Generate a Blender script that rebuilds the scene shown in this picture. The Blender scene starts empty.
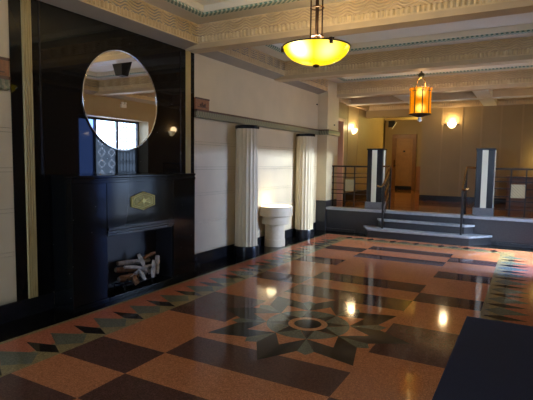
import bpy, math, random
from mathutils import Vector, Matrix
random.seed(7)
PI = math.pi
C = bpy.context.scene.collection

# ------------------------------------------------------------------ materials
def srgb(r, g, b):
    f = lambda c: (c/255/12.92 if c/255 <= .04045 else ((c/255+.055)/1.055)**2.4)
    return (f(r), f(g), f(b), 1)

def new_mat(name):
    m = bpy.data.materials.new(name); m.use_nodes = True
    nt = m.node_tree
    return m, nt, nt.nodes, nt.links, nt.nodes['Principled BSDF']

def mat(name, col, rough=.5, metal=0, noise=0, nscale=20, spec=.5, bump=0, bscale=60, coat=0, speck=None):
    """plain surface with procedural tone variation, bump and optional speckles"""
    m, nt, N, Lk, B = new_mat(name)
    B.inputs['Roughness'].default_value = rough
    B.inputs['Metallic'].default_value = metal
    B.inputs['Specular IOR Level'].default_value = spec
    B.inputs['Coat Weight'].default_value = coat
    B.inputs['Coat Roughness'].default_value = .05
    B.inputs['Base Color'].default_value = col
    tc = N.new('ShaderNodeTexCoord')
    last = None
    if noise:
        n = N.new('ShaderNodeTexNoise'); n.inputs['Scale'].default_value = nscale; n.inputs['Detail'].default_value = 4
        Lk.new(tc.outputs['Object'], n.inputs['Vector'])
        r = N.new('ShaderNodeValToRGB')
        r.color_ramp.elements[0].position = .3; r.color_ramp.elements[1].position = .7
        r.color_ramp.elements[0].color = tuple(c*(1-noise) for c in col[:3])+(1,)
        r.color_ramp.elements[1].color = tuple(min(1, c*(1+noise)) for c in col[:3])+(1,)
        Lk.new(n.outputs['Fac'], r.inputs['Fac']); last = r.outputs['Color']
    if speck:
        scol, sscale, th = speck
        v = N.new('ShaderNodeTexVoronoi'); v.inputs['Scale'].default_value = sscale
        Lk.new(tc.outputs['Object'], v.inputs['Vector'])
        lt = N.new('ShaderNodeMath'); lt.operation = 'LESS_THAN'; lt.inputs[1].default_value = th
        Lk.new(v.outputs['Distance'], lt.inputs[0])
        mx = N.new('ShaderNodeMixRGB'); mx.inputs[1].default_value = col; mx.inputs[2].default_value = scol
        if last: Lk.new(last, mx.inputs[1])
        Lk.new(lt.outputs[0], mx.inputs[0]); last = mx.outputs[0]
    if last: Lk.new(last, B.inputs['Base Color'])
    if bump:
        n2 = N.new('ShaderNodeTexNoise'); n2.inputs['Scale'].default_value = bscale
        Lk.new(tc.outputs['Object'], n2.inputs['Vector'])
        b = N.new('ShaderNodeBump'); b.inputs['Strength'].default_value = bump; b.inputs['Distance'].default_value = .01
        Lk.new(n2.outputs['Fac'], b.inputs['Height']); Lk.new(b.outputs['Normal'], B.inputs['Normal'])
    return m

def emis(name, col, strength, base=None):
    m, nt, N, Lk, B = new_mat(name)
    B.inputs['Base Color'].default_value = base or col
    B.inputs['Emission Color'].default_value = col
    B.inputs['Emission Strength'].default_value = strength
    B.inputs['Roughness'].default_value = .3
    return m

def glow_glass(name, edge, hot, spots, radius, s_edge, s_hot):
    """lit glass: emission stronger near the lamp bulbs behind it (object space)"""
    m, nt, N, Lk, B = new_mat(name)
    tc = N.new('ShaderNodeTexCoord')
    acc = None
    for (p, w) in spots:
        d = N.new('ShaderNodeVectorMath'); d.operation = 'DISTANCE'; d.inputs[1].default_value = p
        Lk.new(tc.outputs['Object'], d.inputs[0])
        mr = N.new('ShaderNodeMapRange'); mr.inputs['From Min'].default_value = 0; mr.inputs['From Max'].default_value = radius
        mr.inputs['To Min'].default_value = w; mr.inputs['To Max'].default_value = 0; mr.interpolation_type = 'SMOOTHSTEP'
        Lk.new(d.outputs['Value'], mr.inputs['Value'])
        if acc is None: acc = mr.outputs[0]
        else:
            a = N.new('ShaderNodeMath'); a.operation = 'MAXIMUM'
            Lk.new(acc, a.inputs[0]); Lk.new(mr.outputs[0], a.inputs[1]); acc = a.outputs[0]
    mx = N.new('ShaderNodeMixRGB'); mx.inputs[1].default_value = edge; mx.inputs[2].default_value = hot
    Lk.new(acc, mx.inputs[0])
    st = N.new('ShaderNodeMapRange'); st.inputs['To Min'].default_value = s_edge; st.inputs['To Max'].default_value = s_hot
    Lk.new(acc, st.inputs['Value'])
    Lk.new(mx.outputs[0], B.inputs['Emission Color']); Lk.new(st.outputs[0], B.inputs['Emission Strength'])
    B.inputs['Base Color'].default_value = tuple(c*.35 for c in edge[:3])+(1,)
    B.inputs['Roughness'].default_value = .25
    return m

def terrazzo(name, col, light=1.6, dark=.62, rough=.075):
    m, nt, N, Lk, B = new_mat(name)
    tc = N.new('ShaderNodeTexCoord')
    v = N.new('ShaderNodeTexVoronoi'); v.inputs['Scale'].default_value = 140
    Lk.new(tc.outputs['Object'], v.inputs['Vector'])
    r = N.new('ShaderNodeValToRGB')
    e = r.color_ramp.elements
    e[0].position = .0; e[0].color = tuple(c*dark for c in col[:3])+(1,)
    e[1].position = 1.; e[1].color = tuple(min(1, c*light) for c in col[:3])+(1,)
    k = r.color_ramp.elements.new(.5); k.color = col
    bw = N.new('ShaderNodeRGBToBW'); Lk.new(v.outputs['Color'], bw.inputs[0]); Lk.new(bw.outputs[0], r.inputs['Fac'])
    n = N.new('ShaderNodeTexNoise'); n.inputs['Scale'].default_value = 1.3; n.inputs['Detail'].default_value = 3
    Lk.new(tc.outputs['Object'], n.inputs['Vector'])
    mr = N.new('ShaderNodeMapRange'); mr.inputs['To Min'].default_value = .86; mr.inputs['To Max'].default_value = 1.12
    Lk.new(n.outputs['Fac'], mr.inputs['Value'])
    mu = N.new('ShaderNodeVectorMath'); mu.operation = 'SCALE'
    Lk.new(r.outputs['Color'], mu.inputs[0]); Lk.new(mr.outputs[0], mu.inputs['Scale'])
    Lk.new(mu.outputs[0], B.inputs['Base Color'])
    rr = N.new('ShaderNodeMapRange'); rr.inputs['To Min'].default_value = rough*.75; rr.inputs['To Max'].default_value = rough*1.35
    Lk.new(n.outputs['Fac'], rr.inputs['Value']); Lk.new(rr.outputs[0], B.inputs['Roughness'])
    B.inputs['Specular IOR Level'].default_value = .18
    b = N.new('ShaderNodeBump'); b.inputs['Strength'].default_value = .03; b.inputs['Distance'].default_value = .004
    n2 = N.new('ShaderNodeTexNoise'); n2.inputs['Scale'].default_value = 9
    Lk.new(tc.outputs['Object'], n2.inputs['Vector']); Lk.new(n2.outputs['Fac'], b.inputs['Height']); Lk.new(b.outputs['Normal'], B.inputs['Normal'])
    return m

def stripes(name, c1, c2, axis_vec, scale, rough=.5, width=.5):
    """alternating bands along a direction in object space"""
    m, nt, N, Lk, B = new_mat(name)
    tc = N.new('ShaderNodeTexCoord')
    d = N.new('ShaderNodeVectorMath'); d.operation = 'DOT_PRODUCT'; d.inputs[1].default_value = axis_vec
    Lk.new(tc.outputs['Object'], d.inputs[0])
    mu = N.new('ShaderNodeMath'); mu.operation = 'MULTIPLY'; mu.inputs[1].default_value = scale; Lk.new(d.outputs['Value'], mu.inputs[0])
    fr = N.new('ShaderNodeMath'); fr.operation = 'FRACT'; Lk.new(mu.outputs[0], fr.inputs[0])
    gt = N.new('ShaderNodeMath'); gt.operation = 'GREATER_THAN'; gt.inputs[1].default_value = width; Lk.new(fr.outputs[0], gt.inputs[0])
    mx = N.new('ShaderNodeMixRGB'); mx.inputs[1].default_value = c1; mx.inputs[2].default_value = c2
    Lk.new(gt.outputs[0], mx.inputs[0]); Lk.new(mx.outputs[0], B.inputs['Base Color'])
    B.inputs['Roughness'].default_value = rough
    return m

def glass_mat(name, kind):
    m, nt, N, Lk, B = new_mat(name)
    out = N['Material Output']
    tr = N.new('ShaderNodeBsdfTransparent'); gl = N.new('ShaderNodeBsdfGlossy'); gl.inputs['Roughness'].default_value = .03
    mx = N.new('ShaderNodeMixShader'); mx.inputs[0].default_value = .08
    Lk.new(tr.outputs[0], mx.inputs[1]); Lk.new(gl.outputs[0], mx.inputs[2])
    tr.inputs['Color'].default_value = (.95, .98, 1, 1)
    last = mx.outputs[0]
    if kind == 'etched':                # diamond lattice etched into the pane (object Y / Z)
        tc = N.new('ShaderNodeTexCoord'); sp = N.new('ShaderNodeSeparateXYZ'); Lk.new(tc.outputs['Object'], sp.inputs[0])
        def tri(o, f):
            a = N.new('ShaderNodeMath'); a.operation = 'PINGPONG'; a.inputs[1].default_value = f; Lk.new(o, a.inputs[0]); return a.outputs[0]
        a = N.new('ShaderNodeMath'); a.operation = 'ADD'; Lk.new(tri(sp.outputs[1], .17), a.inputs[0]); Lk.new(tri(sp.outputs[2], .15), a.inputs[1])
        lt = N.new('ShaderNodeMath'); lt.operation = 'COMPARE'; lt.inputs[1].default_value = .115; lt.inputs[2].default_value = .022; Lk.new(a.outputs[0], lt.inputs[0])
        df = N.new('ShaderNodeBsdfTranslucent'); df.inputs['Color'].default_value = (.75, .82, .95, 1)
        m2 = N.new('ShaderNodeMixShader')
        sc = N.new('ShaderNodeMath'); sc.operation = 'MULTIPLY'; sc.inputs[1].default_value = .6; Lk.new(lt.outputs[0], sc.inputs[0])
        Lk.new(sc.outputs[0], m2.inputs[0]); Lk.new(last, m2.inputs[1]); Lk.new(df.outputs[0], m2.inputs[2]); last = m2.outputs[0]
    if kind == 'tint': tr.inputs['Color'].default_value = (.45, .55, .8, 1)
    Lk.new(last, out.inputs['Surface'])
    return m

CREAM = mat('cream painted plaster', srgb(205, 188, 154), .55, noise=.04, nscale=3, bump=.05)
CEIL = mat('ceiling plaster', srgb(205, 196, 176), .6, noise=.04, nscale=3)
TRAY = mat('pale ceiling field', srgb(222, 218, 204), .6, noise=.03, nscale=2)
FRZ = mat('frieze plaster', srgb(205, 181, 138), .5, noise=.10, nscale=9)
BEAM = mat('beam plaster', srgb(188, 165, 130), .5, noise=.06, nscale=5)
SOFF = mat('grey soffit plaster', srgb(150, 142, 130), .6, noise=.05, nscale=4)
TAN = mat('tan wall panelling', srgb(146, 124, 82), .5, noise=.05, nscale=3)
TANS = mat('tan seam batten', srgb(158, 134, 90), .5)
BLK = mat('polished black granite', (.006, .006, .0065, 1), .025, spec=.20, speck=((.2, .2, .19, 1), 9, .035))
BLKF = mat('black fireplace granite', (.006, .0065, .0065, 1), .10, spec=.16, speck=((.22, .22, .21, 1), 9, .04))
BLKD = mat('black marble trim', (.010, .010, .012, 1), .26, noise=.3, nscale=12, spec=.22)
GRAN = mat('dark grey granite', srgb(44, 44, 48), .3, noise=.35, nscale=45, bump=.05)
MARB = mat('pale blue grey marble', srgb(150, 156, 164), .3, noise=.15, nscale=14)
PLINTH = mat('mid grey stone', srgb(98, 98, 100), .4, noise=.15, nscale=30)
GOLD = mat('gilded plaster strip', srgb(178, 155, 98), .45, noise=.06, nscale=5)
BRONZE = mat('worn brass', srgb(140, 128, 70), .4, metal=.55, noise=.15, nscale=40)
IRON = mat('black iron', (.012, .012, .013, 1), .35, metal=.4)
BRN = mat('bronze metal', srgb(58, 40, 28), .4, metal=.6)
BRASSR = mat('brass hand rail', srgb(150, 110, 60), .25, metal=.85)
WOOD = mat('brown stained wood', srgb(118, 78, 40), .4, noise=.15, nscale=10)
WOODR = mat('red brown carved wood', srgb(140, 88, 50), .5, noise=.2, nscale=30)
GREEN = stripes('green carved border', srgb(106, 110, 84), srgb(140, 134, 106), (0, 1, .35), 16, .5)
GREENX = stripes('green carved border across', srgb(106, 110, 84), srgb(140, 134, 106), (1, 0, .35), 16, .5)
LIP = mat('brown wood lip', srgb(84, 54, 36), .5, noise=.1)
ROPE = stripes('teal rope moulding along', srgb(96, 130, 122), srgb(186, 192, 172), (1, 1, .4), 15, .5, .55)
WHITE = mat('ivory stripe', srgb(214, 212, 190), .4)
STONE = mat('cast stone', srgb(196, 180, 152), .5, noise=.06, nscale=12)
NAVY = mat('dark navy carpet', (.034, .042, .085, 1), .95, noise=.3, nscale=180, bump=.4, bscale=400, spec=.1)
FIREBK = mat('black steel firebox', (.012, .012, .015, 1), .35)
BARK = mat('brown ceramic log bark', srgb(120, 84, 58), .8, noise=.35, nscale=25, bump=.5, bscale=40)
ASH = mat('pale ash grey log', srgb(165, 160, 158), .8, noise=.3, nscale=22, bump=.5, bscale=40)
PINK = mat('pink beige door lining', srgb(214, 176, 150), .5)
MIRROR = mat('silvered mirror glass', (.86, .86, .84, 1), .004, metal=1)
PLAQ = stripes('plaque ornament', srgb(206, 192, 146), srgb(92, 80, 58), (1, 0, 1), 17, .4, .62)
WFRAME = mat('dark window frame', (.012, .014, .03, 1), .35)
WHITEP = mat('white plastic', srgb(225, 225, 222), .4)
T_OR = terrazzo('orange terrazzo', srgb(172, 111, 74))
T_RED = terrazzo('red orange terrazzo', srgb(170, 100, 72))
T_DK = terrazzo('dark brown terrazzo', srgb(84, 58, 50))
T_GR = terrazzo('green grey terrazzo', srgb(98, 100, 84))
T_BK = terrazzo('black terrazzo', srgb(38, 32, 30))
T_OL = terrazzo('olive terrazzo', srgb(136, 120, 84))
T_ST = terrazzo('charcoal terrazzo', srgb(34, 31, 29))
T_BL = terrazzo('black border marble', srgb(18, 17, 17), rough=.1)
T_STG = terrazzo('brown terrazzo', srgb(146, 92, 48))
T_STG2 = terrazzo('deep brown terrazzo', srgb(84, 54, 32))

# ------------------------------------------------------------------ mesh builder
class MB:
    def __init__(s): s.v = []; s.f = []; s.m = []; s.sm = []
    def add(s, vs, fs, mi=0, smooth=False):
        o = len(s.v); s.v += [tuple(v) for v in vs]
        for f in fs: s.f.append(tuple(i+o for i in f)); s.m.append(mi); s.sm.append(smooth)
        return s
    def box(s, x0, x1, y0, y1, z0, z1, mi=0):
        v = [(x, y, z) for x in (x0, x1) for y in (y0, y1) for z in (z0, z1)]
        return s.add(v, [(0, 1, 3, 2), (4, 6, 7, 5), (0, 4, 5, 1), (2, 3, 7, 6), (0, 2, 6, 4), (1, 5, 7, 3)], mi)
    def prism(s, poly, z0, z1, mi=0):                       # polygon in XY (ccw)
        n = len(poly)
        v = [(x, y, z0) for x, y in poly]+[(x, y, z1) for x, y in poly]
        f = [tuple(reversed(range(n))), tuple(range(n, 2*n))]+[(i, (i+1) % n, n+(i+1) % n, n+i) for i in range(n)]
        return s.add(v, f, mi)
    def prism_x(s, poly, x0, x1, mi=0):                     # polygon in YZ extruded along X
        n = len(poly)
        v = [(x0, y, z) for y, z in poly]+[(x1, y, z) for y, z in poly]
        f = [tuple(reversed(range(n))), tuple(range(n, 2*n))]+[(i, (i+1) % n, n+(i+1) % n, n+i) for i in range(n)]
        return s.add(v, f, mi)
    def prism_y(s, poly, y0, y1, mi=0):                     # polygon in XZ extruded along Y
        n = len(poly)
        v = [(x, y0, z) for x, z in poly]+[(x, y1, z) for x, z in poly]
        f = [tuple(range(n)), tuple(reversed(range(n, 2*n)))]+[(i, n+i, n+(i+1) % n, (i+1) % n) for i in range(n)]
        return s.add(v, f, mi)
    def flat(s, poly, z, mi=0): return s.add([(x, y, z) for x, y in poly], [tuple(range(len(poly)))], mi)
    def lathe(s, cx, cy, prof, n=32, mi=0, a0=0, a1=2*PI, mod=None, smooth=True, cap=True):
        full = abs(a1-a0-2*PI) < 1e-6; k = n if full else n+1
        vs = []
        for r, z in prof:
            for i in range(k):
                a = a0+(a1-a0)*i/n; rr = r*(mod(a) if mod else 1)
                vs.append((cx+rr*math.cos(a), cy+rr*math.sin(a), z))
        fs = []
        for j in range(len(prof)-1):
            for i in range(n):
                b = (i+1) % k
                fs.append((j*k+i, j*k+b, (j+1)*k+b, (j+1)*k+i))
        s.add(vs, fs, mi, smooth)
        if cap:
            for j, rev in ((0, True), (len(prof)-1, False)):
                if prof[j][0] > 1e-4:
                    q = [(vs[j*k+i]) for i in range(k)]
                    s.add(q, [tuple(reversed(range(k))) if rev else tuple(range(k))], mi)
        return s
    def tube(s, pts, r, n=8, mi=0, r2=None):
        pts = [Vector(p) for p in pts]; rings = []
        for i, p in enumerate(pts):
            d = (pts[min(i+1, len(pts)-1)]-pts[max(i-1, 0)]).normalized()
            up = Vector((0, 0, 1)) if abs(d.z) < .9 else Vector((1, 0, 0))
            a = d.cross(up).normalized(); b = d.cross(a)
            t = i/max(1, len(pts)-1); rr = r if r2 is None else r+(r2-r)*t
            rings.append([p+a*rr*math.cos(2*PI*j/n)+b*rr*math.sin(2*PI*j/n) for j in range(n)])
        vs = [v for ring in rings for v in ring]
        fs = [(i*n+j, i*n+(j+1) % n, (i+1)*n+(j+1) % n, (i+1)*n+j) for i in range(len(pts)-1) for j in range(n)]
        s.add(vs, fs, mi, True)
        s.add(rings[0], [tuple(reversed(range(n)))], mi); s.add(rings[-1], [tuple(range(n))], mi)
        return s
    def grid(s, fn, nu, nv, mi=0, smooth=True):
        vs = [fn(i/nu, j/nv) for j in range(nv+1) for i in range(nu+1)]
        w = nu+1
        return s.add(vs, [(j*w+i, j*w+i+1, (j+1)*w+i+1, (j+1)*w+i) for j in range(nv) for i in range(nu)], mi, smooth)
    def build(s, name, mats, parent=None, bevel=0):
        if not isinstance(mats, (list, tuple)): mats = [mats]
        me = bpy.data.meshes.new(name)
        off = Vector(parent_world(parent)) if parent else Vector((0, 0, 0))
        me.from_pydata([(x-off.x, y-off.y, z-off.z) for x, y, z in s.v], [], s.f)
        for m in mats: me.materials.append(m)
        me.polygons.foreach_set('material_index', s.m); me.polygons.foreach_set('use_smooth', s.sm)
        me.validate(); me.update()
        o = bpy.data.objects.new(name, me); C.objects.link(o)
        if parent: o.parent = parent
        if bevel:
            b = o.modifiers.new('bevel', 'BEVEL'); b.width = bevel; b.segments = 2; b.limit_method = 'ANGLE'; b.angle_limit = math.radians(40)
        return o

def parent_world(o):
    p = Vector((0, 0, 0))
    while o: p += o.location; o = o.parent
    return p

def thing(name, label, cat, loc, group=None):
    o = bpy.data.objects.new(name, None); C.objects.link(o); o.location = loc
    o.empty_display_size = .1
    return tag(o, label, cat, group)
def tag(o, label, cat, group=None):
    o['label'] = label; o['category'] = cat
    if group: o['group'] = group
    return o
def struct(o, label=None, cat=None):
    o['kind'] = 'structure'
    if label: o['label'] = label; o['category'] = cat
    return o
def kids(o): return [c for c in list(C.objects) if c.parent == o]
def dup(o, loc, label, group=None):
    r = o.copy(); C.objects.link(r); r.location = loc; r['label'] = label
    if group: r['group'] = group
    for ch in kids(o):
        c = ch.copy(); C.objects.link(c); c.parent = r
        for g in kids(ch):
            d = g.copy(); C.objects.link(d); d.parent = c
    return r

def lamp(name, kind, loc, energy, col, size=.05, rot=None, **kw):
    l = bpy.data.lights.new(name, kind); l.energy = energy; l.color = col
    if kind in ('POINT', 'SPOT'): l.shadow_soft_size = size
    for k, v in kw.items(): setattr(l, k, v)
    o = bpy.data.objects.new(name, l); C.objects.link(o); o.location = loc
    if rot: o.rotation_euler = rot
    return o

# ------------------------------------------------------------------ room numbers
XL, XR = -4.42, .70                 # side walls
YB, YS, YE = -2.6, 10.44, 14.08     # wall behind the camera, stage front, end wall
XC = -1.85
ST = .56                            # stage height
FX0, FX1 = -4.20, .48               # frieze faces
ZB, ZF0, ZF1, ZC, ZT = 3.18, 3.25, 3.515, 3.515, 3.60

# ------------------------------------------------------------------ floor with inlaid pattern
fl = MB()
fl.box(XL-.15, 1.25, YB-.15, YS, -.12, 0, 7)
def rect(x0, x1, y0, y1, z, mi): fl.flat([(x0, y0), (x1, y0), (x1, y1), (x0, y1)], z, mi)
def mx(x): return 2*XC-x            # mirror about the room's axis
z1, z2, z3, z4 = .0005, .001, .0015, .002
rect(-3.955, mx(-3.955), -2.3, 9.97, z1, 5)
rect(-3.91, -3.54, -2.25, 9.92, z2, 1)
rect(-3.54, -3.33, -2.25, 9.92, z2, 5)
rect(mx(-3.33), mx(-3.54), -2.25, 9.92, z2, 5)
rect(mx(-3.54), mx(-3.91), -2.25, 9.92, z2, 1)
rect(-3.54, mx(-3.54), 9.67, 9.92, z2+.0001, 1)
rect(-3.31, mx(-3.31), -2.25, 9.43, z2+.0002, 0)
# diamond chains along both side borders
k = 0
y = 2.50-.49*9
while y < 9.3:
    for sgn in (1, -1):
        X = (lambda x: x) if sgn == 1 else mx
        bl = [(X(-3.775), y), (X(-3.514), y-.085), (X(-3.33), y-.005), (X(-3.50), y+.083)]
        gr = [(X(-3.785), y+.245), (X(-3.50), y+.092), (X(-3.335), y+.235), (X(-3.48), y+.40)]
        if sgn == 1: bl.reverse() if False else None
        for p, mi in ((bl, 4), (gr, 3)):
            a = sum(p[i][0]*p[(i+1) % 4][1]-p[(i+1) % 4][0]*p[i][1] for i in range(4))
            fl.flat(p if a > 0 else p[::-1], z3, mi)
    y += .49
for i in range(7):                  # chain along the stage
    x = -3.32+i*.468
    fl.flat([(x-.075, 9.665), (x, 9.52), (x+.075, 9.665), (x, 9.82)], z3, 4)
    if i < 6: fl.flat([(x+.085, 9.665), (x+.234, 9.54), (x+.383, 9.665), (x+.234, 9.79)], z3, 3)
# dark rectangles
xa, xb, xc2, xd = -3.31, -2.58, -1.12, -.39
for y0, y1 in ((-1.4, -.97), (-.52, -.1), (.35, .78), (1.19, 1.62), (2.06, 2.49), (2.94, 3.38), (5.13, 5.57), (5.97, 6.40), (7.74, 8.10), (8.55, 8.93)): rect(xb, xc2, y0, y1, z3, 2)
for y0, y1 in ((-1, -.56), (.78, 1.2), (1.62, 2.06), (2.49, 2.94), (3.83, 4.68), (5.57, 5.99), (6.92, 7.36), (8.17, 8.58)):
    rect(xa, xb, y0, y1, z3, 2); rect(xc2, xd, y0, y1, z3, 2)
# eight-armed star
SX, SY = -1.85, 4.21
def P(r, a): return (SX+r*math.cos(math.radians(a)), SY+r*math.sin(math.radians(a)))
for i in range(8):
    a = 45*i
    fl.flat([P(.62, a), P(.41, a-22.5), P(.70, a-16.5), P(1.0, a)], z4, 6)
    fl.flat([P(.62, a), P(1.0, a), P(.70, a+16.5), P(.41, a+22.5)], z4, 6)
    fl.flat([P(.41, a+22.5), P(.70, a+16.5), P(.77, a+22.5), P(.70, a+28.5)], z4, 3)
    fl.flat([P(.41, a-22.5), P(.62, a), P(.41, a+22.5), P(.30, a)], z4-.0002, 0)
    arc = [P(.41, a-22.5+45*t/8) for t in range(9)]
    fl.flat([P(.185, a)]+arc, z4+.0001, 3)
    fl.flat([P(.18, a-22.5), P(.41, a-22.5), P(.18, a+22.5)], z4, 6)
    fl.flat([P(.18, a+22.5-22), P(.412, a+22.5), P(.18, a+22.5+22)], z4+.0003, 6)
fl.flat([P(.195, i*7.5) for i in range(48)], z4+.0005, 8)
fl.flat([P(.135, i*7.5) for i in range(48)], z4+.0008, 6)
struct(fl.build('floor', [T_OR, T_RED, T_DK, T_GR, T_BK, T_OL, T_ST, T_BL, terrazzo('tan terrazzo', srgb(178, 128, 92))]))

# ------------------------------------------------------------------ walls
w = MB()
w.box(XL-.2, XL-.010, YB, YS+.4, -.1, 3.7, 1)
JZ = [.66, 1.09, 1.49, 1.875]
def panels(y0, y1):                 # plaster blocks between double joint lines
    edges = [.18]+JZ+[2.25]
    for a, b in zip(edges[:-1], edges[1:]):
        lo = a+(.022 if a != .18 else 0); hi = b-(.022 if b != 2.25 else 0)
        w.box(XL-.01, XL+.004, y0, y1, lo, hi)
        if b != 2.25: w.box(XL-.01, XL+.004, y0, y1, b-.018, b+.018)
    w.box(XL-.01, XL+.004, y0, y1, 2.24, 3.3); w.box(XL-.01, XL+.004, y0, y1, 0, .19)
panels(YB, 2.835); panels(5.685, 10.385)
w.box(XL-.01, XL, 2.835, 5.685, 0, 3.3)
struct(w.build('wall_left', [CREAM, mat('grey joint mortar', srgb(140, 126, 102), .8)]))
w = MB()                            # pier at the end of the wall, granite dado below
w.box(XL-.2, -4.17, YS-.06, 11.10, .71, 3.6, 0)
w.box(XL-.2, -4.165, YS-.065, 11.10, 0, .71, 1)
struct(w.build('wall_pier', [CREAM, GRAN]))
# right wall with the recessed street entrance
EY0, EY1, EZ = 7.80, 10.15, 2.69
w = MB()
w.box(XR, XR+.5, YB, EY0, -.1, 3.7); w.box(XR, XR+.5, EY1, YE+.2, -.1, 3.7); w.box(XR, XR+.5, EY0, EY1, EZ, 3.7)
struct(w.build('wall_right', mat('warm plaster', srgb(160, 140, 106), .55, noise=.04, nscale=3)))
w = MB()                            # wall behind the camera with a wide opening added for daylight fill
w.box(XL-.2, -3.3, YB-.25, YB, -.1, 3.7); w.box(-.5, XR+.5, YB-.25, YB, -.1, 3.7)
w.box(-3.3, -.5, YB-.25, YB, -.1, .8); w.box(-3.3, -.5, YB-.25, YB, 2.7, 3.7)
struct(w.build('wall_front', CREAM))
# end wall behind the stage and the passage at its left
w = MB()
w.box(-2.76, XR, YE, YE+.2, 0, 3.7)
w.box(XL, -2.76, YE, YE+.2, 2.97, 3.7)
for x in (-2.215, -1.69, -1.2, -.72, -.22, .28): w.box(x-.02, x+.02, YE-.012, YE, .70, 3.18, 1)
struct(w.build('wall_back', [TAN, TANS]))
w = MB()
w.box(XL-.2, XL, 12.15, 16.3, ST, 3.7); w.box(XL-.2, XL, 11.1, 12.15, 2.765, 3.7); w.box(XL-.2, XL, 11.1, 11.45, ST, 2.765)
for x in (12.5, 13.35): w.box(XL, XL+.012, x-.02, x+.02, .75, 3.18, 1)
struct(w.build('wall_stage_left', [TAN, TANS]))
w = MB()                            # doorway lining in the left wall of the stage
w.box(XL-.9, XL-.2, 11.3, 12.4, ST, 2.9); 
struct(w.build('door_2', PINK))
w = MB()
w.box(XL-.2, XL+.015, 11.45, 11.53, ST, 2.765); w.box(XL-.2, XL+.015, 12.11, 12.19, ST, 2.765); w.box(XL-.2, XL+.015, 11.45, 12.25, 2.70, 2.775)
struct(w.build('trim_1', PINK))
w = MB()                            # passage
w.box(-2.76, -2.56, YE+.2, 19.5, 0, 3.7)
w.box(-5.5, -2.56, 19.45, 19.65, 0, 3.7)
w.box(-5.5, -5.3, 16.3, 19.5, 0, 3.7); w.box(-5.3, XL, 16.1, 16.3, ST, 3.7)
w.box(XL, -2.76, 16.1, 16.3, 3.06, 3.6)
w.box(-5.5, -2.5, YE+.2, 19.6, 3.5, 3.7)
struct(w.build('wall_passage', TAN))
w = MB(); w.box(-4.42, -2.8, 19.43, 19.45, ST, 1.5)
struct(w.build('trim_2', mat('terracotta dado', srgb(142, 92, 54), .5)))

# black bases along the walls
w = MB()
for y0, y1 in ((YB, 3.24), (5.28, 10.37)): w.box(XL, XL+.03, y0, y1, 0, .178)
struct(w.build('baseboard_left', BLKD, bevel=.004))
w = MB(); w.box(-2.76, -.50, YE-.03, YE, ST, .71); struct(w.build('baseboard_back', BLKD))
w = MB(); w.box(XL, XL+.03, 12.26, 16.1, ST, .78); struct(w.build('baseboard_stage_left', BLKD))
w = MB(); w.box(XR-.03, XR, YB, EY0, 0, .178); w.box(XR-.03, XR, EY1, YS, 0, .178); struct(w.build('baseboard_right', BLKD))

# green carved band with a brown lip
def band(name, y0, y1):
    b = MB()
    b.box(XL, XL+.045, y0, y1, 2.25, 2.345, 0); b.box(XL, XL+.06, y0, y1, 2.262, 2.285, 0)
    b.box(XL, XL+.055, y0, y1, 2.315, 2.345, 0); b.box(XL, XL+.07, y0, y1, 2.345, 2.372, 1)
    struct(b.build(name, [GREEN, LIP]))
band('trim_3', YB, 2.80); band('trim_4', 5.685, 10.335)
b = MB()
b.box(XL, -4.115, 10.335, 10.38, 2.25, 2.345, 0); b.box(XL, -4.10, 10.32, 10.38, 2.345, 2.372, 1)
b.box(-4.17, -4.115, 10.38, 11.1, 2.25, 2.345, 0); b.box(-4.17, -4.10, 10.38, 11.1, 2.345, 2.372, 1)
struct(b.build('trim_5', [GREENX, LIP]))

# ------------------------------------------------------------------ ceiling
def relief(u, v):                   # metres: u along, v up (0 .. .265)
    if v < .022: return .010
    if v < .098:
        t = (v-.022)/.076
        a = abs(math.sin(PI*u/.058))
        return -.022+.050*min(1, a*1.4)*(1 if t < .8 else max(0, 1-(t-.8)/.2*(1.3-a)))
    if v < .250:
        ph = (v-.098) + .022*math.sin(2*PI*u/.285) + .006*math.sin(4*PI*u/.285+1)
        return .000+.026*math.sin(2*PI*ph/.036)
    return .018
def frieze(mb, p0, d, n, length, z0, hgt=.265, mi=0, res=.015):
    p0 = Vector(p0); d = Vector(d); n = Vector(n)
    nu = max(2, int(length/res)); nv = 46
    def fn(a, bb):
        u = a*length; v = bb*.265
        q = p0+d*u+n*relief(u, v); return (q.x, q.y, z0+bb*hgt)
    mb.grid(fn, nu, nv, mi)
def beam(name, y0, y1):
    m = MB()
    m.box(XL+.01, XR, y0+.005, y1-.005, ZF0, 3.66, 0)
    m.box(XL+.005, XR, y0-.012, y1+.012, ZB, ZF0-.012, 0)
    m.box(XL+.01, XR, y0-.002, y1+.002, ZF0-.012, ZF0, 0)
    L = FX1-FX0
    frieze(m, (FX0, y0+.004, 0), (1, 0, 0), (0, -1, 0), L, ZF0, mi=1)
    frieze(m, (FX1, y1-.004, 0), (-1, 0, 0), (0, 1, 0), L, ZF0, mi=1, res=.02)
    struct(m.build(name, [BEAM, FRZ]))
beams = [(.01, .23), (2.74, 2.96), (5.49, 5.70), (8.20, 8.42), (10.95, 11.15)]
for i, (a, bb) in enumerate(beams): beam('trim_%d' % (6+i), a, bb)
bays = [(YB, .01), (.23, 2.74), (2.96, 5.49), (5.70, 8.20), (8.42, 10.95)]
c = MB()
c.box(XL-.2, XR+.5, YB-.25, 11.2, 3.70, 3.85, 1)
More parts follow.
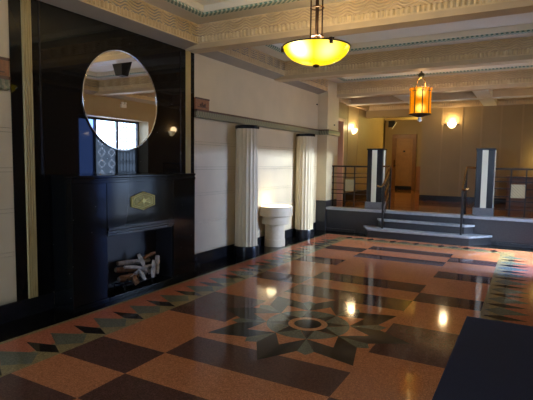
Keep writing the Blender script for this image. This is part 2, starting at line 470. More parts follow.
for y0, y1 in bays:
    c.prism_y([(XL-.01, 3.19), (FX0, ZF0), (FX0, 3.7), (XL-.01, 3.7)], y0, y1, 2)
    c.prism_y([(FX1, ZF0), (XR+.01, 3.19), (XR+.01, 3.7), (FX1, 3.7)], y0, y1, 2)
    frieze(c, (FX0-.001, y1, 0), (0, -1, 0), (1, 0, 0), y1-y0, ZF0, mi=3)
    frieze(c, (FX1+.001, y0, 0), (0, 1, 0), (-1, 0, 0), y1-y0, ZF0, mi=3, res=.02)
    i0, i1 = .31, .40               # flat border, teal rope, pale field
    c.box(FX0, FX0+i0, y0, y1, ZC, ZT, 0); c.box(FX1-i0, FX1, y0, y1, ZC, ZT, 0)
    c.box(FX0+i0, FX1-i0, y0, y0+i0, ZC, ZT, 0); c.box(FX0+i0, FX1-i0, y1-i0, y1, ZC, ZT, 0)
    X0, X1, Y0, Y1 = FX0+i0, FX1-i0, y0+i0, y1-i0
    s = i1-i0
    for q in ((X0-.02, X0, Y0, Y1), (X1, X1+.02, Y0, Y1), (X0-.02, X1+.02, Y0-.02, Y0), (X0-.02, X1+.02, Y1, Y1+.02)): c.box(*q, ZC-.012, ZC, 1)
    c.box(X0, X0+s, Y0, Y1, ZC-.018, ZT, 4); c.box(X1-s, X1, Y0, Y1, ZC-.018, ZT, 4)
    c.box(X0+s, X1-s, Y0, Y0+s, ZC-.018, ZT, 4); c.box(X0+s, X1-s, Y1-s, Y1, ZC-.018, ZT, 4)
    c.box(X0+s, X0+s+.02, Y0+s, Y1-s, ZC+.005, ZT, 1); c.box(X1-s-.02, X1-s, Y0+s, Y1-s, ZC+.005, ZT, 1)
    c.box(X0+s, X1-s, Y0+s, Y0+s+.02, ZC+.005, ZT, 1); c.box(X0+s, X1-s, Y1-s-.02, Y1-s, ZC+.005, ZT, 1)
    c.box(X0, X1, Y0, Y1, ZT, ZT+.06, 1)
struct(c.build('ceiling', [CEIL, TRAY, SOFF, FRZ, ROPE]))
c = MB()                            # lower ceiling over the stage with crossing beams
c.box(XL-.2, XR+.2, 11.15, YE+.2, 3.46, 3.6, 0)
c.box(XL, XR, 12.36, 12.56, ZB, 3.46, 1); c.box(XL, XR, 12.34, 12.58, ZB-.015, ZB, 2)
for x in (-2.87, -1.17): c.box(x, x+.32, 11.15, YE, ZB-.003, 3.46, 2)
c.box(XL, XL+.10, 11.15, YE, ZB, 3.46, 1); c.box(XR-.10, XR, 11.15, YE, ZB, 3.46, 1)
c.box(XL, XR, YE-.05, YE, ZB, 3.46, 1)
frieze(c, (XL, YE-.05, 0), (1, 0, 0), (0, -1, 0), XR-XL, ZB+.01, mi=3, res=.03)
frieze(c, (XL+.1, YE, 0), (0, -1, 0), (1, 0, 0), 2.9, ZB+.01, mi=3, res=.03)
struct(c.build('ceiling_stage', [CEIL, BEAM, TRAY, FRZ]))

# ------------------------------------------------------------------ raised platform and steps
p = MB()
p.box(-5.5, XR, YS, 19.6, 0, ST-.055, 0)
p.box(-4.16, XR, YS-.055, YS, ST-.055, ST, 1)
p.box(-5.5, XR, YS, YS+.22, ST-.055, ST, 1)
p.box(-5.5, XR, YS+.22, 19.6, ST-.055, ST, 2)
for y0, y1 in ((11.4, 11.6), (12.2, 12.5), (13.1, 13.3), (15.2, 15.5), (17.3, 17.6)): p.box(-5.3, XR, y0, y1, ST, ST+.0008, 3)
struct(p.build('floor_stage', [GRAN, MARB, T_STG, T_STG2]))
p = MB(); p.box(-.52, XR, YS-.03, YS, 0, .06); p.box(XL+.25, -3.45, YS-.03, YS, 0, .06)
struct(p.build('baseboard_stage', GRAN))

t = thing('marble_steps', 'two dark granite steps with pale marble treads and slanted ends below the platform', 'steps', (-1.99, 10.2, 0))
def trap(x0, x1, y0, y1, c): return [(x0, y0), (x1, y0), (x1+c*.9, y1), (x0-c*.55, y1)]
r1 = MB().prism(trap(-3.02, -.98, 10.0, YS, .40), 0, .145).build('lower_riser', GRAN, t)
MB().prism(trap(-3.03, -.965, 9.965, YS, .42), .145, .19).build('lower_tread', MARB, t, bevel=.008)
MB().prism(trap(-2.83, -1.10, 10.27, YS-.0, .17), .19, .332).build('upper_riser', GRAN, t)
MB().prism(trap(-2.84, -1.09, 10.24, YS-.0, .19), .332, .375).build('upper_tread', MARB, t, bevel=.008)

# ------------------------------------------------------------------ pillars
def pillar(x0, label):
    x1 = x0+.34; y0, y1 = 10.58, 10.92
    t = thing('square_pillar', label, 'pillar', (x0+.17, 10.75, ST), 'square pillars beside the steps')
    MB().box(x0-.025, x1+.025, y0-.025, y1+.025, ST, .72).build('plinth', PLINTH, t, bevel=.006)
    MB().box(x0, x1, y0, y1, .72, 1.905).build('shaft', BLKD, t, bevel=.01)
    MB().box(x0-.012, x1+.012, y0-.012, y1+.012, 1.905, 1.935).build('cap', BLKD, t, bevel=.004)
    cx, cy = x0+.17, 10.75
    MB().box(cx-.055, cx+.055, y0-.012, y0+.01, .72, 1.90).build('stripe', WHITE, t)
    MB().box(x1-.01, x1+.012, cy-.055, cy+.055, .72, 1.90).build('stripe', WHITE, t)
    MB().box(x0-.012, x0+.01, cy-.055, cy+.055, .72, 1.90).build('stripe', WHITE, t)
    MB().box(cx-.055, cx+.055, y1-.01, y1+.012, .72, 1.90).build('stripe', WHITE, t)
pillar(-3.255, 'black square pillar with ivory stripes at the left of the steps')
pillar(-.97, 'black square pillar with ivory stripes at the right of the steps')

# ------------------------------------------------------------------ railings
def railing(xa, xb, posts, pl, label):
    y = 10.74
    t = thing('railing', label, 'railing', ((xa+xb)/2, y, ST), 'black railings on the platform edge')
    MB().box(xa, xb, y-.02, y+.02, 1.505, 1.54).build('top_rail', IRON, t, bevel=.005)
    for z in (1.355, 1.265, 1.12, .96, .87, .70):
        if .93 < z < 1.2:
            MB().box(xa, pl[0], y-.008, y+.008, z-.008, z+.008).build('bar', IRON, t); MB().box(pl[1], xb, y-.008, y+.008, z-.008, z+.008).build('bar', IRON, t)
        else: MB().box(xa, xb, y-.008, y+.008, z-.008, z+.008).build('bar', IRON, t)
    for x in posts: MB().box(x-.012, x+.012, y-.012, y+.012, ST, 1.505).build('post', IRON, t)
    q = MB().box(pl[0], pl[1], y-.012, y+.012, .94, 1.215).build('plaque', PLAQ, t, bevel=.004)
    q['label'] = 'pale ornamental metal plaque'
railing(-4.16, -3.27, [-4.13, -3.83, -3.60], (-3.83, -3.60), 'black iron railing left of the steps between pier and pillar')
railing(-.615, .66, [-.32, -.05, .64], (-.32, -.05), 'black iron railing at the right edge of the platform beyond the right pillar')

def handrail(x, sgn, xp, label):
    t = thing('handrail', label, 'handrail', (x, 10.14, .19), 'handrails on the steps')
    MB().box(x-.02, x+.02, 10.12, 10.16, .19, 1.13).build('newel_post', IRON, t, bevel=.004)
    MB().box(x-.018, x+.018, 10.68, 10.716, ST, 1.52).build('upper_post', IRON, t, bevel=.004)
    MB().tube([(xp, 10.70, 1.535), (x+sgn*.02, 10.70, 1.545), (x, 10.68, 1.545), (x, 10.58, 1.48), (x, 10.14, 1.15), (x+sgn*.015, 10.06, 1.105), (x+sgn*.045, 10.02, 1.10), (x+sgn*.085, 10.03, 1.115), (x+sgn*.10, 10.06, 1.125)], .02, 10).build('rail', BRASSR, t)
    for o in (.16, .24, .42, .50, .68, .76):
        MB().tube([(x, 10.14, 1.15-o), (x, 10.70, 1.57-o)], .009, 6).build('bar', IRON, t)
handrail(-2.745, -1, -2.918, 'black and brass handrail at the left side of the steps')
handrail(-1.15, 1, -.967, 'black and brass handrail at the right side of the steps')

# ------------------------------------------------------------------ fluted columns
def column(x, y, label):
    t = thing('fluted_column', label, 'column', (x, y, 0), 'fluted columns along the left wall')
    MB().lathe(x, y, [(.222, 0), (.222, .15), (.214, .172)], 48).build('base', BLKD, t)
    fl_ = lambda a: 1-.065*abs(math.sin(a*9))**.8
    MB().lathe(x, y, [(.200, .172), (.198, 1.2), (.194, 2.15)], 240, mod=fl_).build('shaft', CREAM, t)
    MB().lathe(x, y, [(.196, 2.15), (.205, 2.16), (.205, 2.195), (.198, 2.205)], 48).build('cap', BLKD, t)
    return t
col1 = column(-4.20, 6.86, 'cream fluted column on a black base between fireplace and pedestal light')
dup(col1, (-4.215, 9.27, 0), 'cream fluted column on a black base between pedestal light and platform, side lit by daylight')

# ------------------------------------------------------------------ pedestal uplight
px, py = -4.215, 7.93
t = thing('pedestal_light', 'stepped cream stone pedestal with a glowing top standing between two columns', 'pedestal light', (px, py, 0))
def clipped(r, z0, z1, name, m, r2=None, bev=.006):
    xw = XL+.036-px if r > .17 else -9
    pts = []
    for i in range(72):
        a = 2*PI*i/72; X, Y = r*math.cos(a), r*math.sin(a)
        pts.append((px+max(X, xw), py+Y))
    return MB().prism(pts, z0, z1).build(name, m, t, bevel=bev)
clipped(.20, 0, .14, 'foot', STONE); clipped(.192, .14, .43, 'stem', STONE)
clipped(.278, .43, .59, 'lower_tier', STONE); 
clipped(.338, .59, .765, 'upper_tier', STONE)
q = clipped(.312, .765, .772, 'lens', emis('warm white light lens', (1, .88, .62, 1), 2.2), bev=0); q['label'] = 'glowing white lens'

# ------------------------------------------------------------------ fireplace wall
t = thing('marble_wall_panel', 'tall polished black panel with two gilded fluted strips behind the fireplace', 'wall panel', (XL, 4.26, .18))
MB().box(XL, XL+.012, 2.835, 5.685, .178, 3.19).build('slab', BLK, t)
for y0, y1 in ((2.955, 3.06), (5.482, 5.587)):
    s = MB(); zb = .178 if y0 < 3.2 else 1.0
    n = 40
    s.grid(lambda a, b, y0=y0, y1=y1: (XL+.012+.006+.014*abs(math.sin(PI*4*a))**.7*(1 if 0 < a < 1 else 0), y0+(y1-y0)*a, .178+(3.19-.178)*b), n, 2)
    s.box(XL+.0, XL+.018, y0, y1, .178, 3.19)
    s.build('fluted_strip', GOLD, t)['label'] = 'gilded fluted strip'
for y0, y1 in ((3.14, 3.16), (5.36, 5.38)): MB().box(XL+.01, XL+.016, y0, y1, 1.44, 3.19).build('edge_bead', BLKD, t)

t = thing('fireplace', 'black polished granite fireplace with stepped lintel and low mantel', 'fireplace', (-4.25, 4.26, 0))
FB, FF = XL+.031, -4.08
f = MB()
f.box(FB, FF, 3.24, 3.70, .05, 1.40); f.box(FB, FF, 4.82, 5.28, .05, 1.40); f.box(FB, FF, 3.70, 4.82, .74, 1.40)
f.build('surround', BLKF, t, bevel=.006)
MB().box(FB, FF+.006, 3.235, 5.285, 1.345, 1.378).build('moulding', BLKF, t, bevel=.004)
MB().box(FB, FF+.008, 3.234, 5.286, 1.40, 1.43).build('mantel_shelf', BLKF, t, bevel=.006)
MB().box(FB, FF+.02, 3.225, 5.295, 0, .05).build('hearth', BLKF, t, bevel=.004)
f = MB()
for i, (z0, z1) in enumerate(((.745, .772), (.780, .806), (.814, .842))): f.box(FF-.01, FF+.014+.012*i, 3.69, 4.80, z0, z1)
f.build('lintel_moulding', mat('black ridge marble', (.02, .02, .021, 1), .2), t, bevel=.003)
f = MB()
f.box(FB, FB+.01, 3.70, 4.82, .05, .74); f.box(FB, FF-.02, 3.70, 3.708, .05, .74); f.box(FB, FF-.02, 4.812, 4.82, .05, .74); f.box(FB, FF-.02, 3.70, 4.82, .732, .74)
f.build('firebox_lining', FIREBK, t)
def hexa(k, dz=0): return [(4.255+k*a, 1.112+k*b) for a, b in ((0, -.113), (.205, -.062), (.205, .056), (0, .113), (-.205, .056), (-.205, -.062))]
md = MB().prism_x(hexa(1), FF, FF+.012).build('medallion', BRONZE, t, bevel=.003); md['label'] = 'hexagonal brass medallion'
f = MB()
for i in range(6):
    for kk, rr in ((.93, .007), (.74, .004)):
        h = hexa(kk); a, b2 = h[i], h[(i+1) % 6]
        f.tube([(FF+.013, *a), (FF+.013, *b2)], rr, 6)
for i in range(6):
    h = hexa(.5); f.tube([(FF+.013, 4.255, 1.112), (FF+.016, *h[i])], .011, 6, r2=.004)
f.tube([(FF+.010, 4.255, 1.112), (FF+.026, 4.255, 1.112)], .026, 12)
f.build('medallion_relief', mat('polished brass', srgb(196, 184, 112), .3, metal=.5), md)

# mirror
t = thing('round_mirror', 'large round wall mirror above the fireplace on the black panel', 'mirror', (XL+.012, 4.262, 1.72))
def disc_x(cy, cz, r, x0, x1, n=96):
    return MB().prism_x([(cy+r*math.cos(2*PI*i/n), cz+r*math.sin(2*PI*i/n)) for i in range(n)], x0, x1)
disc_x(4.262, 2.318, .592, XL+.012, XL+.024).build('mirror_glass', MIRROR, t)
MB().tube([(XL+.022, 4.262+.597*math.cos(2*PI*i/96), 2.318+.597*math.sin(2*PI*i/96)) for i in range(97)], .009, 8).build('bevelled_rim', mat('bevelled glass edge', (.8, .8, .76, 1), .1, metal=.9), t)

# wood blocks on the green band
def woodblock(y0, y1, label):
    t = thing('carved_wood_block', label, 'wood block', (XL+.03, (y0+y1)/2, 2.372), 'carved wood blocks on the green band')
    MB().box(XL+.003, XL+.035, y0, y1, 2.372, 2.545).build('block', WOODR, t, bevel=.006)
    m = (y0+y1)/2
    MB().box(XL+.030, XL+.042, y0, y1, 2.525, 2.55).build('top_lip', LIP, t)
    f = MB()
    for d, h in ((-.05, .03), (-.01, .055), (.03, .02), (.06, .04)): f.box(XL+.033, XL+.043, m+d-.012, m+d+.012, 2.42, 2.43+h)
    f.box(XL+.033, XL+.039, y0+.05, y1-.05, 2.408, 2.42)
    f.build('carving', LIP, t)
woodblock(2.46, 2.81, 'carved red brown wood block on the green band left of the black panel')
woodblock(5.686, 6.03, 'carved red brown wood block on the green band right of the black panel')

# ------------------------------------------------------------------ fire logs
t = thing('fire_grate', 'black iron grate holding the logs in the fireplace', 'grate', (-4.24, 4.15, .05))
for i in range(7): MB().tube([(-4.33, 4.04+.085*i, .11), (-4.14, 4.04+.085*i, .11), (-4.13, 4.04+.085*i, .19)], .008, 6).build('bar', IRON, t)
for y in (4.02, 4.49): MB().tube([(-4.15, y, .05), (-4.15, y, .108)], .010, 6).build('leg', IRON, t); MB().tube([(-4.32, y, .05), (-4.32, y, .108)], .010, 6).build('leg', IRON, t)
for x in (-4.15, -4.32): MB().tube([(x, 3.98, .103), (x, 4.53, .103)], .007, 6).build('cross_bar', IRON, t)
def log(pts, r, m, label, ends=None):
    mb = MB(); P_ = [Vector(p)+Vector((.01, .17, 0)) for p in pts]; n = 9; rings = []
    N_ = 10
    pp = [P_[0].lerp(P_[1], i/N_) if len(P_) == 2 else (P_[0]*(1-i/N_)**2+P_[1]*2*(i/N_)*(1-i/N_)+P_[2]*(i/N_)**2) for i in range(N_+1)]
    for i, q in enumerate(pp):
        d = (pp[min(i+1, N_)]-pp[max(i-1, 0)]).normalized(); up = Vector((0, 0, 1)) if abs(d.z) < .9 else Vector((1, 0, 0))
        a = d.cross(up).normalized(); b = d.cross(a); rr = r*(1+.12*math.sin(i*1.7+r*100))
        if i in (0, N_): rr *= .82
        rings.append([q+(a*math.cos(2*PI*j/n)+b*math.sin(2*PI*j/n))*rr*(1+random.uniform(-.1, .1)) for j in range(n)])
    vs = [v for g in rings for v in g]
    mb.add(vs, [(i*n+j, i*n+(j+1) % n, (i+1)*n+(j+1) % n, (i+1)*n+j) for i in range(N_) for j in range(n)], 0, True)
    mb.add(rings[0], [tuple(reversed(range(n)))], 1); mb.add(rings[-1], [tuple(range(n))], 1)
    o = mb.build('fire_log', [m, ends or ASH]); tag(o, label, 'log', 'logs in the fireplace')
    return o
log([(-4.27, 3.86, .165), (-4.24, 4.14, .165)], .042, BARK, 'brown log lying at the bottom left of the fireplace grate')
log([(-4.28, 4.20, .16), (-4.25, 4.45, .165)], .036, ASH, 'grey log lying at the bottom right of the fireplace grate')
log([(-4.17, 3.98, .20), (-4.12, 4.02, .10)], .036, BARK, 'short tan log with its end leaning out over the front of the grate')
log([(-4.30, 3.84, .28), (-4.26, 4.20, .235)], .036, BARK, 'brown log with a pale cut end, lying high at the left of the pile')
log([(-4.20, 4.06, .20), (-4.23, 4.24, .25), (-4.25, 4.42, .235)], .026, ASH, 'grey log arching across the middle of the pile')
log([(-4.33, 3.90, .345), (-4.31, 4.42, .30)], .030, ASH, 'long pale log across the top of the pile at the back')
log([(-4.20, 4.22, .27), (-4.27, 4.19, .42)], .026, ASH, 'short grey log standing up in the middle of the pile')
log([(-4.10, 4.26, .13), (-4.155, 4.34, .33)], .021, ASH, 'pale forked stick leaning up at the right of the pile')
log([(-4.13, 4.37, .15), (-4.20, 4.46, .36)], .030, ASH, 'pale thick stick standing at the right end of the pile', ASH)
log([(-4.24, 3.92, .31), (-4.16, 4.10, .30), (-4.14, 4.20, .22)], .022, ASH, 'thin curved grey stick over the front left of the pile')
log([(-4.11, 4.29, .13), (-4.13, 4.33, .30)], .02, ASH, 'thin pale stick upright at the front right of the pile')
log([(-4.30, 4.30, .34), (-4.24, 4.46, .40)], .024, BARK, 'short brown stick on top of the right side of the pile')
log([(-4.12, 4.15, .12), (-4.18, 4.12, .24)], .024, ASH, 'small grey stub at the front centre of the pile')

# ------------------------------------------------------------------ pendant bowl lamp
bx, by, bz = -1.825, 4.22, 2.69
t = thing('bowl_pendant', 'hanging yellow glass bowl lamp on bronze rods above the floor star', 'pendant lamp', (bx, by, bz))
prof = [(a*.93, b*.97) for a, b in ((.338, 0), (.328, -.035), (.300, -.075), (.25, -.115), (.18, -.145), (.10, -.163), (.0001, -.168))]
gl = glow_glass('lit yellow glass', (1, .70, .006, 1), (1, .95, .55, 1), [((-.055, -.255, -.05), 1.0), ((.17, -.16, -.05), .45)], .17, 1.0, 4.0)
MB().lathe(bx, by, [(r, bz+z) for r, z in prof], 64, cap=False).build('bowl', gl, t)['label'] = 'glowing yellow glass bowl'
MB().tube([(bx+.319*math.cos(2*PI*i/64), by+.319*math.sin(2*PI*i/64), bz) for i in range(65)], .007, 6).build('rim', BRN, t)
MB().lathe(bx, by, [(.002, bz-.19), (.03, bz-.185), (.032, bz-.168), (.002, bz-.164)], 16).build('finial', BRN, t)
for i in range(3):
    a = 2*PI*i/3-.75
    X, Y = bx+.321*math.cos(a), by+.321*math.sin(a)
    MB().box(X-.013, X+.013, Y-.013, Y+.013, bz-.035, bz+.018).build('clip', BRN, t)
    X, Y = bx+.062*math.cos(a+.5), by+.062*math.sin(a+.5)
    MB().tube([(X, Y, bz+.012), (X, Y, ZT-.05)], .0075, 6).build('rod', BRN, t)
    MB().tube([(bx, by, bz+.02), (bx+.319*math.cos(a), by+.319*math.sin(a), bz+.012)], .008, 6).build('arm', BRN, t)
MB().tube([(bx, by, bz-.165), (bx, by, ZT-.02)], .018, 8).build('stem', BRN, t)
for z in (bz+.10, bz+.36): MB().tube([(bx+.062*math.cos(2*PI*i/24), by+.062*math.sin(2*PI*i/24), z) for i in range(25)], .007, 6).build('collar', BRN, t)
MB().lathe(bx, by, [(.085, ZT-.06), (.11, ZT-.02), (.11, ZT)], 32).build('canopy', BRN, t)

# ------------------------------------------------------------------ amber lantern
lx, ly = -1.92, 9.55
t = thing('amber_lantern', 'small amber glass lantern hanging before the platform', 'lantern', (lx, ly, 2.55))
am = glow_glass('lit amber glass', (1, .29, .0, 1), (1, .68, .12, 1), [((.04, -.19, .11), 1.0), ((.04, -.19, .41), 1.0)], .14, .60, 2.2)
scal = lambda a: 1+.13*abs(math.cos(a*4))
MB().lathe(lx, ly, [(.188, 2.57), (.180, 2.60), (.178, 2.98), (.196, 3.06)], 96, mod=scal, cap=False).build('amber_shade', am, t)
for i in range(8):
    a = 2*PI*(i+.5)/8
    MB().tube([(lx+.184*math.cos(a), ly+.184*math.sin(a), 2.56), (lx+.180*math.cos(a), ly+.180*math.sin(a), 3.0), (lx+.2*math.cos(a), ly+.2*math.sin(a), 3.07)], .012, 6).build('rib', BRN, t)
for z, r in ((2.565, .20), (3.0, .195)):
    MB().tube([(lx+r*math.cos(2*PI*i/48), ly+r*math.sin(2*PI*i/48), z) for i in range(49)], .008, 6).build('band', BRN, t)
MB().lathe(lx, ly, [(.19, 2.565), (.11, 2.53), (.05, 2.51), (.03, 2.50)], 32).build('bottom_cap', BRN, t)
MB().lathe(lx, ly, [(.03, 2.50), (.035, 2.46), (.045, 2.44), (.002, 2.41)], 16).build('finial', WHITEP, t)
for sgn in (-1, 1):
    MB().tube([(lx+sgn*.10, ly, 3.0), (lx+sgn*.085, ly, 3.16), (lx+sgn*.06, ly, 3.23), (lx, ly, 3.265)], .010, 6).build('loop_arm', BRASSR, t)
MB().tube([(lx-.12, ly, 3.0), (lx+.12, ly, 3.0)], .008, 6).build('cross_bar', BRN, t)
MB().lathe(lx, ly, [(.002, 3.25), (.05, 3.275), (.062, 3.31), (.05, 3.345), (.02, 3.36), (.02, 3.38)], 16).build('crown_knob', mat('dark green bronze', srgb(52, 58, 44), .4, metal=.5), t)
MB().tube([(lx, ly, 3.37), (lx, ly, ZT-.01)], .008, 6).build('stem', BRN, t)
MB().lathe(lx, ly, [(.05, ZT-.035), (.06, ZT)], 20).build('canopy', BRN, t)

# black tapered ceiling box (seen in the mirror)
t = MB()
cx_, cy_ = -2.53, 6.05
t.add([(cx_+a*k, cy_+b*k, z) for k, z in ((.075, 3.05), (.18, 3.60)) for a, b in ((-1, -1), (1, -1), (1, 1), (-1, 1))], [(3, 2, 1, 0), (4, 5, 6, 7), (0, 1, 5, 4), (1, 2, 6, 5), (2, 3, 7, 6), (3, 0, 4, 7)])
o = t.build('ceiling_box', mat('matt black', (.004, .004, .006, 1), .7), bevel=.004)
tag(o, 'black tapered box hanging from the ceiling, seen in the round mirror', 'ceiling box')

# ------------------------------------------------------------------ wall sconces
SH = glow_glass('lit frosted glass', (1, .72, .34, 1), (1, .90, .62, 1), [((0, -.08, .03), 1.0)], .17, 3.0, 9)
def sconce(loc, n, label):
    """n = direction the wall faces; shade is a half bowl against the wall"""
    x, y, z = loc; n = Vector(n); s = Vector((0, 0, 1)).cross(n)
    t = thing('wall_sconce', label, 'wall light', loc, 'glowing half bowl wall sconces')
    ang = math.atan2(n.y, n.x)
    prof = [(.0015, z-.085), (.05, z-.075), (.095, z-.035), (.118, z+.01), (.13, z+.065)]
    MB().lathe(x+n.x*.004, y+n.y*.004, prof, 24, a0=ang-PI/2, a1=ang+PI/2, cap=False).build('shade', SH, t)['label'] = 'glowing frosted glass half bowl'
    for q in (-1, 1):
        pts = [Vector(loc)+s*q*a+n*b+Vector((0, 0, c)) for a, b, c in ((.10, .03, -.03), (.13, .03, .0), (.165, .025, .012), (.20, .02, .02))]
        MB().tube(pts, .014, 6, r2=.006).build('scroll_wing', BRN, t)
    a, b = Vector(loc)-s*.10, Vector(loc)+s*.10
    f = MB()
    lo = [a+Vector((0, 0, -.06)), b+Vector((0, 0, -.06)), b+Vector((0, 0, .01)), a+Vector((0, 0, .01))]
    f.add(lo+[p+n*.006 for p in lo], [(3, 2, 1, 0), (4, 5, 6, 7), (0, 1, 5, 4), (1, 2, 6, 5), (2, 3, 7, 6), (3, 0, 4, 7)])
    f.build('back_plate', BRN, t)
    return t
sconce((-1.953, YE, 2.69), (0, -1, 0), 'glowing wall sconce on the tan end wall behind the platform')
sconce((XL, 12.94, 2.50), (1, 0, 0), 'glowing wall sconce on the left wall of the platform beside the pale doorway')
sconce((XR, 11.15, 2.42), (-1, 0, 0), 'glowing wall sconce reflected in the black panel right of the mirror')

# ------------------------------------------------------------------ mat
o = MB().box(-.50, .55, 1.2, 5.27, .003, .016).build('floor_mat', NAVY, bevel=.004)
tag(o, 'dark navy carpet mat lying on the terrazzo at lower right', 'mat')

DOORW = mat('yellow brown door wood', srgb(146, 106, 56), .45, noise=.12, nscale=6)
# ------------------------------------------------------------------ passage door
d = MB()
d.box(-4.95, -4.78, 19.39, 19.45, ST, 2.72); d.box(-4.13, -3.98, 19.39, 19.45, ST, 2.72); d.box(-4.95, -3.98, 19.38, 19.45, 2.62, 2.78)
df = d.build('door_1', WOOD, bevel=.01); struct(df, 'brown wooden door at the end of the passage', 'door')
MB().box(-4.78, -4.13, 19.41, 19.44, .70, 2.62).build('door_panel', DOORW, df, bevel=.004)
MB().box(-4.70, -4.21, 19.40, 19.41, .92, 2.50).build('raised_panel', DOORW, df, bevel=.01)
MB().box(-4.78, -4.13, 19.40, 19.44, ST, .70).build('kick_plate', IRON, df)
MB().lathe(-4.455, 19.38, [(.04, 2.07), (.04, 2.13)], 12).build('viewer', IRON, df)
MB().box(-4.86, -4.82, 19.37, 19.39, 1.45, 1.75).build('handle_plate', BRASSR, df)
MB().tube([(-4.84, 19.34, 1.52), (-4.76, 19.34, 1.52)], .014, 6).build('handle', IRON, df)

t = thing('door_closer', 'small dark bracket with a pale arm under the passage beam', 'bracket', (-4.20, 16.36, 3.06))
MB().box(-4.32, -4.10, 16.31, 16.40, 2.84, 3.06).build('body', IRON, t, bevel=.01)
MB().tube([(-4.18, 16.29, 2.78), (-4.03, 16.29, 3.0)], .014, 6).build('arm', WHITEP, t)

# ------------------------------------------------------------------ counter, hooks, emergency light
t = thing('wooden_counter', 'brown wooden counter against the end wall behind the right railing', 'counter', (.1, 13.7, ST))
MB().box(-.49, XR-.001, 13.45, YE-.02, ST, 1.28).build('body', WOOD, t, bevel=.006)
MB().box(-.52, XR-.001, 13.40, YE-.02, 1.28, 1.32).build('top', WOOD, t, bevel=.006)
for x in (-.47, -.08, .31): MB().box(x, x+.34, 13.435, 13.45, .66, 1.22).build('front_panel', WOOD, t, bevel=.005)
t = thing('wall_hook', 'tiny dark hook high on the cream wall near the pier', 'hook', (XL+.006, 10.30, 2.95))
MB().lathe(XL+.012, 10.30, [(.02, 2.935), (.02, 2.965)], 10).build('hook_body', IRON, t)
t = thing('wall_hook', 'tiny dark hook on the right face of the pier above the green band', 'hook', (-4.165, 10.8, 2.5))
MB().lathe(-4.158, 10.8, [(.018, 2.49), (.018, 2.52)], 10).build('hook_body', IRON, t)
t = thing('emergency_light', 'small white twin emergency light seen in the round mirror', 'emergency light', (XR, 9.18, 3.0))
MB().box(XR-.06, XR+.003, 9.09, 9.27, 2.98, 3.06).build('case', WHITEP, t, bevel=.006)
for y in (9.13, 9.23): MB().lathe(XR-.05, y, [(.025, 3.06), (.04, 3.09), (.04, 3.12)], 12).build('lamp_head', WHITEP, t)

# ------------------------------------------------------------------ street entrance glazing and added fill window behind the camera
XW = 1.10
struct(MB().box(1.25, 9, 2, 18, -.12, -.02).build('floor_pavement', mat('grey pavement', srgb(130, 130, 130), .8, noise=.15, nscale=6)))
f = MB()
for y in (7.80, 8.57, 9.32, 10.09): f.box(XW-.03, XW+.03, y, y+.06, 0, EZ)
f.box(XW-.03, XW+.03, EY0, EY1, EZ-.06, EZ); f.box(XW-.03, XW+.03, EY0, EY1, 0, .12)
wf = struct(f.build('window_1', WFRAME))
MB().box(XW-.004, XW+.004, 7.86, 8.57, .12, EZ-.06).build('pane', glass_mat('tinted pane', 'tint'), wf)
MB().box(XW-.004, XW+.004, 8.63, 9.32, .12, EZ-.06).build('pane', glass_mat('etched pane', 'etched'), wf)
MB().box(XW-.004, XW+.004, 9.38, 10.09, .12, EZ-.06).build('pane', glass_mat('clear pane', 'clear'), wf)
f = MB()
for i in range(6):
    y = 9.44+.115*i
    f.tube([(XW-.04, y, .12), (XW-.04, y, EZ-.06)], .009, 6)
    for kz in range(8):
        z = .35+.3*kz
        f.tube([(XW-.04, y+.045*math.sin(2*PI*j/10), z+.06*math.cos(2*PI*j/10)) for j in range(11)], .006, 5)
f.build('grille', IRON, wf)
f = MB(); f.box(XW-.05, XW-.03, 7.95, 8.45, 1.05, 1.10); f.box(XW-.06, XW-.03, 8.50, 8.53, .9, 1.3)
f.build('push_bar', MARB, wf)
f = MB()
for x in (-3.3, -2.4, -1.46, -.56): f.box(x, x+.06, YB-.15, YB-.09, .8, 2.7)
f.box(-3.3, -.5, YB-.15, YB-.09, .8, .86); f.box(-3.3, -.5, YB-.15, YB-.09, 2.64, 2.7); f.box(-3.3, -.5, YB-.15, YB-.09, 2.0, 2.05)
wf = struct(f.build('window_fill', WFRAME))  # unseen window, added to let soft neutral fill into the room
MB().box(-3.24, -.56, YB-.124, YB-.116, .86, 2.64).build('pane', glass_mat('added window pane', 'clear'), wf)

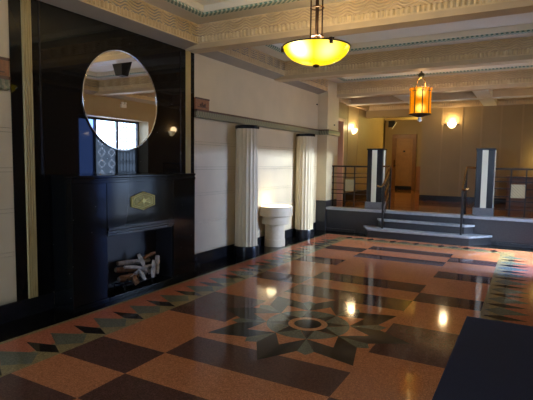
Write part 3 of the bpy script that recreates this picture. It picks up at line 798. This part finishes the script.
# ------------------------------------------------------------------ light
WARM = (1, .72, .40); YEL = (1, .74, .34); DAY = (.80, .90, 1)
lamp('bowl_bulb', 'POINT', (bx, by, bz+.05), 76, (1, .80, .52), .07)
lamp('lantern_bulb_up', 'POINT', (lx, ly, 3.12), 10, (1, .62, .25), .05)
lamp('sconce_bulb', 'POINT', (-1.953, YE-.09, 2.80), 17, WARM, .09)
lamp('sconce_bulb', 'POINT', (XL+.09, 12.94, 2.61), 17, WARM, .09)
lamp('sconce_bulb', 'POINT', (XR-.09, 11.15, 2.53), 10, WARM, .09)
lamp('passage_lamp', 'POINT', (-2.86, 15.6, 2.9), 60, (1, .80, .26), .1)
lamp('passage_fill_far', 'POINT', (-4.9, 17.2, 2.9), 26, (1, .66, .30), .1)  # added fill without a fixture, brightens the inner passage and door
lamp('pedestal_bulb', 'POINT', (-4.27, 7.93, .90), 2.0, (1, .82, .45), .09)
lamp('platform_lamp', 'POINT', (.35, 13.9, 1.75), 8, (1, .78, .30), .06)
lamp('entrance_daylight', 'AREA', (8, 9.6, 3.7), 750, (.84, .92, 1), rot=(0, math.radians(81), 0), shape='RECTANGLE', size=4.0, size_y=5.0, spread=math.radians(75))
lamp('hazy_sun', 'SUN', (4, 9, 5), 26, (.88, .93, 1), rot=(0, math.radians(90-56), 0), angle=.22)
lamp('rear_fill_light', 'AREA', (-1.9, YB-.5, 1.75), 40, (.9, .95, 1), rot=(PI/2, 0, 0), shape='RECTANGLE', size=2.8, size_y=1.9)  # added soft fill shining in through the invented rear window
W = bpy.data.worlds.new('sky'); bpy.context.scene.world = W; W.use_nodes = True
bg = W.node_tree.nodes['Background']; bg.inputs[0].default_value = (.50, .68, 1, 1); bg.inputs[1].default_value = 7.0      # bright overcast sky outside

# ------------------------------------------------------------------ camera
cam = bpy.data.cameras.new('camera'); co = bpy.data.objects.new('camera', cam); C.objects.link(co)
fpx = 472.0
cam.sensor_width = 36; cam.lens = 36*fpx/533; cam.clip_start = .05
def ray0(x, y): return Vector((x-266.5, -(y-200), -fpx)).normalized()
d1 = ray0(530, 165.5); d2 = -ray0(-588, 150.5); d2 = (d2-d1*d1.dot(d2)).normalized(); d3 = d2.cross(d1)
Rm = Matrix((d2, d1, d3))
co.matrix_world = Matrix.Translation((0, 0, 1.6)) @ Rm.to_4x4()
sc = bpy.context.scene
sc.camera = co
sc.view_settings.view_transform = 'Standard'; sc.view_settings.look = 'None'; sc.view_settings.gamma = 1
sc.view_settings.use_curve_mapping = False
sc.view_settings.exposure = 0.35
